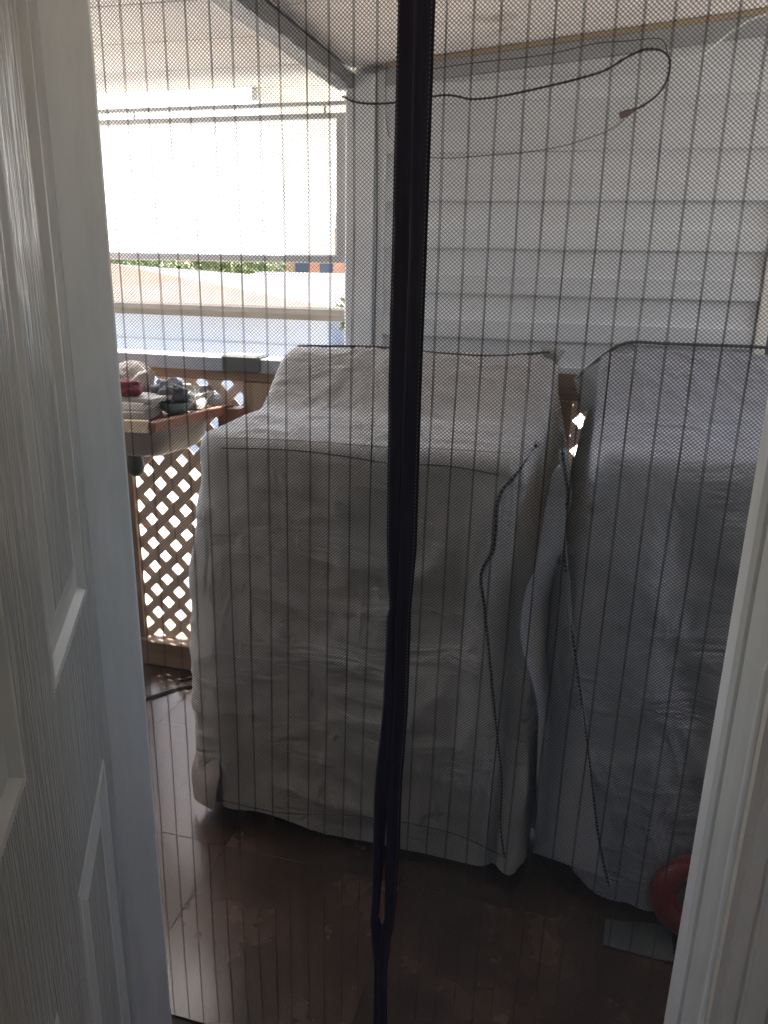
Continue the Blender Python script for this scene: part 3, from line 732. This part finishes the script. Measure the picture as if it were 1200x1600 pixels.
c1, iv1, bvh1, V1, N1 = make_cover('covered_washer',
    [(-.772, 1.378), (-.098, 1.384), (-.085, 2.055), (-.785, 2.055)],
    [(-.818, 1.405), (-.060, 1.405), (-.015, 2.065), (-.825, 2.065)],
    [(-.850, 1.425), (-.045, 1.412), (-.040, 2.070), (-.840, 2.075)],
    [.075, .05, .035, .035], [.06, .06, .04, .04], .962, .118, 1.70, 1.93, 3.7, 'cover', hem_left, folds_left,
    [(-.55, 1.4, .62, .13, .10, -.012), (-.30, 1.4, .40, .12, .16, .010), (-.66, 1.4, .40, .10, .2, .008), (-.42, 1.4, .80, .2, .05, -.007), (-.62, 1.4, .16, .12, .1, -.008)])
zipper(c1, iv1, bvh1, [(842, 690), (806, 742), (780, 775), (774, 830), (770, 862), (752, 895), (757, 950), (766, 1040), (776, 1140), (784, 1220), (782, 1290), (790, 1345)], 1.42)
seam(c1, iv1, bvh1, [(465, 541), (540, 541), (600, 543), (700, 553), (780, 556), (868, 549)], 1.95, .0034)  # seam tube, dark and thick to draw the crease shade under the console edge
seam(c1, iv1, bvh1, [(325, 684), (420, 686), (520, 692), (600, 698), (700, 702), (800, 708)], 1.39, .0012, 'cover')
seam(c1, iv1, bvh1, [(345, 700), (450, 703), (540, 713), (610, 724), (700, 728), (780, 742)], 1.39, .0013)  # dark tube along the seam draws the shadow line below the front edge
# hem fold and stitched hem
seam(c1, iv1, bvh1, [(345, 1250), (440, 1270), (560, 1275), (700, 1300), (790, 1340)], 1.42, .0012)
# loose unzipped corner flap at the bottom left
sheet(c1, iv1, 'corner_flap', [[(318, 1120, 1.47), (326, 1130, 1.445), (334, 1148, 1.425)],
                               [(306, 1178, 1.465), (324, 1182, 1.425), (344, 1205, 1.405)],
                               [(299, 1205, 1.46), (320, 1222, 1.410), (340, 1226, 1.40)],
                               [(304, 1248, 1.45), (318, 1258, 1.412), (334, 1266, 1.402)]], 'lining')
# wing of loose cloth at the console's right end
sheet(c1, iv1, 'loose_fold', [[(846, 541, 1.96), (868, 543, 1.95), (884, 549, 1.955)], [(846, 549, 1.955), (866, 552, 1.945), (876, 560, 1.955)], [(850, 558, 1.96), (862, 562, 1.955), (868, 575, 1.965)]], 'cover')
tag(c1, 'washing machine under a wrinkled taupe cover, zip zigzagging down its right side', 'washing machine')

# ---- right machine
def folds_right(x, y, z, t):
    d = 0
    if y < 1.6:
        d += diag(x, z, [(.08, .80, .34, .46, .06, .013), (.10, .62, .38, .24, .06, .013), (.16, .95, .36, .70, .05, .011), (.14, .42, .34, .12, .05, .011), (.22, .60, .50, .58, .03, .008), (.20, .36, .50, .34, .03, .007)])
    if y < 1.6 and x < .30:
        d += .014*math.exp(-((x-.115-.10*(1-t))/.03)**2)*(1-sstep(.85, 1, t))
        d -= .010*math.exp(-((x-.19-.12*(1-t))/.04)**2)*(1-sstep(.8, 1, t))
        d += .010*math.exp(-((x-.27-.2*(.6-t))/.05)**2)*(1-sstep(.7, .95, t))
    return d
def hem_right(x, y, u): return .030+.010*fn(x*7, y*7, 2.4)
c2, iv2, bvh2, V2, N2 = make_cover('covered_dryer',
    [(.015, 1.400), (.745, 1.385), (.745, 2.055), (.010, 2.055)],
    [(.000, 1.415), (.780, 1.415), (.775, 2.065), (-.045, 2.065)],
    [(.118, 1.408), (.80, 1.445), (.79, 2.070), (-.055, 1.60)],
    [.06, .05, .035, .035], [.035, .06, .04, .06], .985, .118, 1.74, 1.95, 8.3, 'cover_grey', hem_right, folds_right,
    [(.30, 1.4, .60, .12, .14, -.012), (.22, 1.4, .34, .10, .12, .010), (.42, 1.4, .78, .14, .08, .008)])
zipper(c2, iv2, bvh2, [(878, 702), (884, 745), (888, 775), (880, 812), (880, 850), (888, 930), (897, 1010), (910, 1110), (922, 1200), (934, 1300), (952, 1388)], 1.42)
seam(c2, iv2, bvh2, [(903, 592), (925, 570), (952, 549), (984, 535), (1040, 537), (1100, 539), (1160, 541), (1200, 543), (1260, 546)], 1.94, .0042)  # edge piping, thick and dark in place of shade under the slumped corner
# corner of the cover slumping off the console, shade under it drawn as piping
sheet(c2, iv2, 'loose_fold', [[(990, 532, 1.955), (950, 552, 1.945), (918, 572, 1.94), (897, 592, 1.945)],
                              [(992, 540, 1.945), (962, 562, 1.925), (930, 588, 1.915), (900, 606, 1.925)],
                              [(1000, 556, 1.935), (972, 584, 1.90), (938, 606, 1.89), (905, 624, 1.90)],
                              [(1010, 575, 1.93), (982, 604, 1.885), (945, 625, 1.87), (908, 645, 1.885)]], 'cover_grey')
sheet(c2, iv2, 'side_panel', [[(868, 880, 1.48), (878, 885, 1.44), (889, 892, 1.412)],
                              [(856, 1000, 1.475), (880, 1005, 1.43), (898, 1012, 1.405)],
                              [(846, 1150, 1.472), (882, 1160, 1.43), (917, 1170, 1.400)],
                              [(836, 1300, 1.47), (884, 1312, 1.43), (935, 1324, 1.394)],
                              [(833, 1332, 1.47), (884, 1350, 1.43), (945, 1374, 1.392)]], 'panel_grey')
# front-left side gusset, hanging loose and curling open
sheet(c2, iv2, 'side_flap', [[(880, 722, 1.425), (872, 728, 1.43), (864, 740, 1.435)],
                             [(884, 800, 1.408), (866, 805, 1.405), (848, 815, 1.400)],
                             [(881, 848, 1.405), (858, 864, 1.395), (836, 886, 1.390)],
                             [(876, 872, 1.43), (846, 896, 1.395), (822, 920, 1.380)],
                             [(858, 930, 1.45), (836, 942, 1.41), (815, 958, 1.375)],
                             [(852, 1000, 1.46), (830, 1005, 1.41), (814, 1006, 1.372)],
                             [(860, 1100, 1.46), (850, 1100, 1.42), (839, 1100, 1.375)],
                             [(858, 1200, 1.46), (848, 1205, 1.44), (839, 1210, 1.415)],
                             [(858, 1310, 1.46), (850, 1316, 1.45), (842, 1320, 1.44)]], 'cover_grey')
tag(c2, 'dryer under a blue-grey cover with a dark zip down its left front corner', 'dryer')

# ------------------------------------------------------------------ wash basin on a wooden frame, left
sb = empty('wash_basin', (-1.3, 1.92, .78)); sinv2 = Matrix.Translation((1.3, -1.92, -.78))
def bpart(o): o.parent = sb; o.matrix_parent_inverse = sinv2; return o
a = Vector((-1.082, 1.744, .9)); b = Vector((-1.022, 2.078, .9)); fl = Vector((-1.7, 1.65, .9))
bpart(bar('frame_board', a+Vector((0, 0, -.012)), b+Vector((0, 0, -.012)), .022, .026, 'redwood', None, (0, 0, 1), .002))
dv = (fl-a).normalized()
bpart(bar('frame_board', a+dv*.012+Vector((0, .004, -.012)), fl+Vector((0, 0, -.012)), .022, .026, 'palewood', None, (0, 0, 1), .002))
bpart(mesh_obj('table_top', [(-1.093, 1.762, .893), (-1.04, 2.07, .893), (-1.7, 2.07, .893), (-1.7, 1.67, .893), (-1.093, 1.762, .883), (-1.04, 2.07, .883), (-1.7, 2.07, .883), (-1.7, 1.67, .883)],
               [[0, 1, 2, 3], [7, 6, 5, 4], [0, 4, 5, 1], [1, 5, 6, 2], [2, 6, 7, 3], [3, 7, 4, 0]], 'redwood'))
bpart(box('support_board', -1.045, -.975, 2.035, 2.0815, .79, .895, 'redwood', None, .002))
# tub: rounded tray
V = []; Fc = []; lev = [(.882, 0, .0), (.86, .004, 0), (.82, .012, 0), (.795, .024, 0), (.783, .045, 0), (.779, .08, 0)]
for (z, ins, _) in lev:
    pl = rr_outline([(-1.62+ins, 1.768+ins), (-1.095-ins, 1.790+ins), (-1.060-ins, 2.055-ins), (-1.62+ins, 2.055-ins)], .05, 8, 6)
    V += [(p.x, p.y, z) for p in pl]
n_ = len(pl)
for i in range(len(lev)-1):
    for k in range(n_): Fc.append([(i+1)*n_+k, (i+1)*n_+(k+1) % n_, i*n_+(k+1) % n_, i*n_+k])
Fc.append([(len(lev)-1)*n_+k for k in range(n_)][::-1])
bpart(mesh_obj('tub', V, Fc, 'tub', None, True))
bpart(lathe('drain', [(.0, -.062), (.014, -.060), (.022, -.050), (.025, -.036), (.024, -.02), (.021, -.008), (.021, .001)], (-1.215, 1.86, .78), 'black'))
bpart(tube('drain_pipe', catmull([(-1.215, 1.86, .74), (-1.25, 1.90, .735), (-1.30, 1.98, .74), (-1.33, 2.06, .74)], 6), .014, 'black', None, 8))
tag(sb, 'grey plastic wash basin hung in a reddish wooden frame on the lattice', 'basin')

TZ = .8935
def at(px, py, z=TZ): return on_z(px, py, z)
def crumple(name, c, r3, seed, mat, amp=.35, sub=4):
    bm = bmesh.new(); bmesh.ops.create_icosphere(bm, subdivisions=sub, radius=1)
    for v in bm.verts:
        d = v.co.copy(); k = 1+amp*(fn(d.x*1.9+seed, d.y*1.9, d.z*1.9))+amp*.7*(.5-abs(fn(d.x*4+seed, d.y*4, d.z*4)))
        q = Vector((d.x*r3[0]*k, d.y*r3[1]*k, d.z*r3[2]*k))
        if q.z < -r3[2]*.7: q.z = -r3[2]*.7
        v.co = q + Vector(c)
    o = from_bm(name, bm, mat, None, mat not in ('bag', 'rag')); return o
# things lying on the basin frame
p = on_y(229, 645, 1.775)
o = box('flat_box', -.20, 0, -.012, .11, 0, .026, 'board', None, .002); o.location = (p.x-.004, p.y, TZ); o.rotation_euler = (0, 0, R(7))
tag(o, 'grey flat box at the bottom of the pile on the basin', 'box')
o2 = box('paper_stack', -.19, -.0, 0, .10, 0, .020, 'paper', None, .002); o2.location = (p.x-.012, p.y+.004, TZ+.0262); o2.rotation_euler = (0, 0, R(2))
tag(o2, 'pale stack of paper lying on the grey flat box', 'papers')
o3 = box('notebook', -.19, 0, 0, .09, 0, .012, 'board', None, .0015); o3.location = (p.x+.010, p.y+.012, TZ+.0464); o3.rotation_euler = (0, 0, R(-6))
tag(o3, 'thin grey notebook on top of the pale paper stack', 'notebook')
p = on_y(200, 600, 1.82)
tag(crumple('red_cloth', (p.x-.012, p.y, TZ+.0586+.017), (.048, .034, .024), 2.2, 'redcloth', .3), 'crumpled dark red cloth on top of the grey notebook', 'cloth')
p = on_y(214, 590, 1.97)
tag(crumple('pale_rag', (p.x-.01, p.y, TZ+.050), (.062, .04, .070), 5.2, 'rag', .6, 3), 'crumpled pale rag behind the dark red cloth', 'rag')
p = at(256, 652)
tag(lathe('bowl', [(.020, 0), (.022, .002), (.034, .010), (.045, .022), (.050, .034), (.051, .0355), (.048, .034), (.042, .022), (.030, .009), (.0, .006)], (p.x+.004, p.y+.058, TZ), 'teal'), 'blue-grey bowl beside the papers on the basin', 'bowl')
tag(crumple('sun_hat', (p.x-.012, p.y+.062, TZ+.056), (.046, .045, .036), 8.1, 'hat', .35, 5), 'dark grey cloth hat stuffed into the blue-grey bowl', 'hat')
p = at(289, 641)
jl = (p.x, p.y+.012, TZ); jr = empty('glass_jar', jl)
o = lathe('jar_body', [(.020, 0), (.026, .003), (.027, .012), (.027, .058), (.025, .067), (.017, .075), (.0005, .078), (.0005, .076), (.016, .073), (.023, .066), (.0252, .057), (.0252, .012), (.018, .003)], jl, 'glass', jr)
o.matrix_parent_inverse = Matrix.Translation((-jl[0], -jl[1], -jl[2]))
o = lathe('jar_rim', [(.0265, 0), (.0295, .001), (.0295, .011), (.0275, .0125), (.0272, .011), (.0272, .002)], jl, 'glass', jr); o.matrix_parent_inverse = Matrix.Translation((-jl[0], -jl[1], -jl[2]))
tag(jr, 'clear glass jar standing upside down on the basin frame', 'jar')
p = at(318, 634)
tag(crumple('plastic_bag', (p.x-.008, p.y-.002, TZ+.016), (.040, .060, .030), 4.4, 'bag', .7, 3), 'crinkled clear plastic bag lying by the glass jar', 'bag')

# ------------------------------------------------------------------ wires on the siding wall
def wire(name, pix, r_, mat, label, Y=YW-.024, extra=None):
    pts = catmull([on_y(a, b, Y+(c[0] if c else 0)) for a, b, *c in pix], 10)
    if extra is None: o = tube(name, pts, r_, mat); tag(o, label, 'cable'); return o
    root = empty(name, pts[-1]); o = tube('cord', pts, r_, mat, root); o.matrix_parent_inverse = Matrix.Translation(-pts[-1]); extra(root, pts); tag(root, label, 'cable'); return root
def plug(root, pts):
    e = pts[-1]; d = (pts[-1]-pts[-3]).normalized()
    prof = [(-.002, .0024), (.0, .0045), (.012, .0058), (.020, .0085), (.033, .0085), (.036, .006)]
    o = tube('plug', [e+d*a for a, _ in prof], .006, 'plug', root, 8, radii=[r_ for _, r_ in prof]); o.matrix_parent_inverse = Matrix.Translation(-pts[-1])
wire('black_cable', [(535, 150), (550, 158), (575, 162), (610, 161), (650, 156), (690, 149), (712, 150), (740, 155), (790, 149), (850, 136), (900, 124), (945, 110), (975, 92), (1005, 78), (1030, 78), (1044, 88), (1047, 100),
                     (1043, 122), (1030, 145), (1008, 163), (992, 171)], .0026, 'black', 'thick black cable looping across the siding to a brown plug', extra=plug)
wire('grey_wire', [(975, 186), (955, 202), (930, 212), (880, 228), (820, 238), (760, 243), (700, 247), (650, 243), (625, 230), (606, 205), (603, 150), (604, 98)], .0012, 'cablegrey', 'thin grey wire sagging from the brown plug across the siding')
wire('thin_black_wire', [(655, 112), (700, 104), (760, 96), (800, 92), (860, 84), (930, 68), (980, 64), (1025, 60), (1038, 66), (1043, 84)], .0011, 'black', 'thin black wire running just under the ceiling batten')
wire('white_wire', [(1047, 92), (1070, 91), (1098, 85), (1120, 68), (1150, 45), (1175, 30), (1205, 20), (1260, 2)], .0022, 'cablewhite', 'white wire rising from the cable loop to the ceiling')
# cables on the floor by the lattice
def fwire(name, pix, r_, mat, label):
    pts = catmull([on_z(a, b, r_+.001) for a, b in pix], 10); tag(tube(name, pts, r_, mat), label, 'cable')
fwire('floor_cable', [(150, 1108), (200, 1098), (245, 1086), (275, 1076), (305, 1071), (330, 1070)], .0042, 'black', 'thick black cable on the tiles leading behind the left cover')
fwire('power_lead', [(280, 1063), (296, 1060), (312, 1054), (335, 1046)], .0028, 'black', 'short thin black cord on the tiles nearest the lattice')

# ------------------------------------------------------------------ red ring and plastic scrap by the right machine
c = on_y(1092, 1381, 1.376); rr = empty('red_ring', (c.x, c.y, .0)); riv = Matrix.Translation((-c.x, -c.y, 0))
n_ = 56; Rm = .066
cz = .099
ax1 = Vector((.98, .10, 0)).normalized(); ax2 = Vector((0, .16, 1)).normalized()
for (rm, rt, off) in ((Rm, .0225, 0), (Rm-.023, .008, .004)):
    pts = [Vector((c.x, c.y, cz)) + ax1*(rm*math.cos(2*math.pi*k/n_)) + ax2*(rm*math.sin(2*math.pi*k/n_)) for k in range(n_)]
    o = tube('ring_tube' if off == 0 else 'inner_lip', pts, rt, 'red', rr, 14, True); o.matrix_parent_inverse = riv
tag(rr, 'red plastic ring leaning against the front of the blue-grey cover', 'ring')
V = []; Fc = []; nx_, ny_ = 10, 8
P00, P10, P11, P01 = Vector((.132, 1.372, 0)), Vector((.262, 1.392, 0)), Vector((.262, 1.296, 0)), Vector((.128, 1.303, 0))
for j in range(ny_+1):
    for i in range(nx_+1):
        u, v = i/nx_, j/ny_; q = P00.lerp(P10, u).lerp(P01.lerp(P11, u), v); V.append((q.x, q.y, .0035+.0025*abs(fn(u*4, v*4, 1))+.004*(u > .8)*(u-.8)*5))
for j in range(ny_):
    for i in range(nx_): a_ = j*(nx_+1)+i; Fc.append([a_, a_+nx_+1, a_+nx_+2, a_+1])
o = mesh_obj('plastic_scrap', V, Fc, 'film', None, True); sm = o.modifiers.new('thickness', 'SOLIDIFY'); sm.thickness = .0012
tag(o, 'flat grey plastic scrap on the dark floor near the red ring', 'scrap')

# ------------------------------------------------------------------ outside: neighbouring houses and greenery
nh = empty('neighbour_house', (-5, 8, GZ)); niv = Matrix.Translation((5, -8, -GZ))
def npart(o): o.parent = nh; o.matrix_parent_inverse = niv; return o
NX0, NX1, NY0, NY1 = -14.0, -2.43, 7.0, 15.0
npart(box('wall', NX0, NX1, NY0, NY1, GZ, .86, 'bluewall', None, 0))
npart(box('wall_band', NX0, NX1-.001, NY0-.012, NY0-.0005, .596, .612, 'railcap', None, 0))
def slab(nm, quad, th, mat, fpart_):
    V = [Vector(v) for v in quad]; V2_ = [v+Vector((0, 0, th)) for v in V]; k = len(V)
    return fpart_(mesh_obj(nm, V+V2_, [list(range(k))[::-1], list(range(k, 2*k))] + [[i, (i+1) % k, k+(i+1) % k, k+i] for i in range(k)], mat))
ez = .905; rz = 1.27
slab('roof', [(NX0-4, 6.65, ez), (-2.15, 6.65, ez), (-7.4, 11.1, rz), (NX0-4, 11.1, rz)], .05, 'rustroof', npart)
slab('roof', [(-2.15, 6.65, ez+.001), (-2.15, 15.5, ez+.001), (-7.4, 11.1, rz+.001)], .05, 'whiteroof', npart)
slab('roof', [(NX0-4, 11.102, rz), (-7.4, 11.102, rz), (-2.15, 15.5, ez), (NX0-4, 15.5, ez)], .05, 'rustroof', npart)
npart(box('fascia', NX0, -2.13, 6.625, 6.648, .86, .975, 'fascia', None, .004))
npart(box('gutter', NX0, -2.13, 6.56, 6.624, .91, .97, 'fascia', None, .012))
tag(nh, 'pale blue house with a rust streaked low roof beyond the porch', 'house')
n2 = empty('white_roofed_shed', (-7, 20, GZ)); n2iv = Matrix.Translation((7, -20, -GZ))
def n2p(o): o.parent = n2; o.matrix_parent_inverse = n2iv; return o
n2p(box('wall', -9.2, -4.6, 18.2, 22, GZ, .80, 'whiteroof', None, 0))
slab('roof', [(-9.6, 17.8, .80), (-4.3, 17.8, .80), (-4.6, 21.8, 1.16), (-9.6, 21.8, 1.16)], .07, 'whiteroof', n2p)
tag(n2, 'low white roofed building behind the pale blue house', 'building')
n3 = empty('orange_house', (-10, 28, GZ)); n3iv = Matrix.Translation((10, -28, -GZ))
def n3p(o): o.parent = n3; o.matrix_parent_inverse = n3iv; return o
n3p(box('wall', -12.2, -8.2, 28, 32, GZ, 2.6, 'brick', None, 0))
for k in range(4): n3p(box('window', -11.9+k*.95, -11.4+k*.95, 27.95, 27.999, .9, 1.9, 'glassdark', None, .01))
slab('roof', [(-12.6, 27.6, 2.6), (-7.8, 27.6, 2.6), (-8.6, 30, 3.3), (-11.9, 30, 3.3)], .1, 'whiteroof', n3p)
tag(n3, 'orange walled house with dark windows in the distance', 'house')
def tree(name, c, h, r3, nl, ls, label, seed, group=None):
    rnd = random.Random(seed); root = empty(name, c); iv = Matrix.Translation((-c[0], -c[1], -c[2]))
    b = Vector(c); top = b+Vector((0, 0, h))
    pts = [b.lerp(top, k/6)+Vector((.06*h*fn(seed, k*.7, 0)*.4, 0, 0)) for k in range(6)]
    o = tube('trunk', pts, .1, 'bark', root, 8, radii=[.045*h*(1-.8*k/5)+.008 for k in range(6)]); o.matrix_parent_inverse = iv
    cl = [(Vector((rnd.gauss(0, .45)*r3[0], rnd.gauss(0, .45)*r3[1], rnd.gauss(0, .42)*r3[2])), rnd.uniform(.22, .42)) for _ in range(22)]
    V = []; Fc = []
    for _ in range(nl):
        cc, cr = rnd.choice(cl); d = Vector((rnd.gauss(0, 1), rnd.gauss(0, 1), rnd.gauss(0, 1))); d.normalize()
        p_ = top + cc + Vector((d.x*cr*r3[0], d.y*cr*r3[1], d.z*cr*r3[2]))*rnd.uniform(.6, 1)
        if p_.z < c[2]+.05*h: p_.z = c[2]+.05*h
        u = Vector((rnd.gauss(0, 1), rnd.gauss(0, 1), rnd.gauss(0, 1))).normalized(); w = u.orthogonal().normalized(); s = ls*rnd.uniform(.6, 1.3)
        k = len(V); V += [p_-u*s, p_+w*s*.45, p_+u*s, p_-w*s*.45]; Fc.append([k, k+1, k+2, k+3])
    o = mesh_obj('crown', V, Fc, 'leaf', root); o.matrix_parent_inverse = iv
    tag(root, label, 'tree', group); return root
for k, (x, y, h) in enumerate(((-17.6, 26, 1.9), (-14.8, 25, 1.7), (-12.6, 26.5, 1.9), (-20.5, 27, 2.2))):
    tree('far_tree', (x, y, GZ), h, (1.7, 1.5, .8), 2600, .11, 'bushy green tree in the row behind the neighbouring roofs', 11+k, 'trees behind the roofs')
tree('shrub', (-2.10, 7.3, GZ), .85, (.28, .35, .45), 1500, .045, 'loose yellow-green shrub at the corner of the pale blue house', 31)
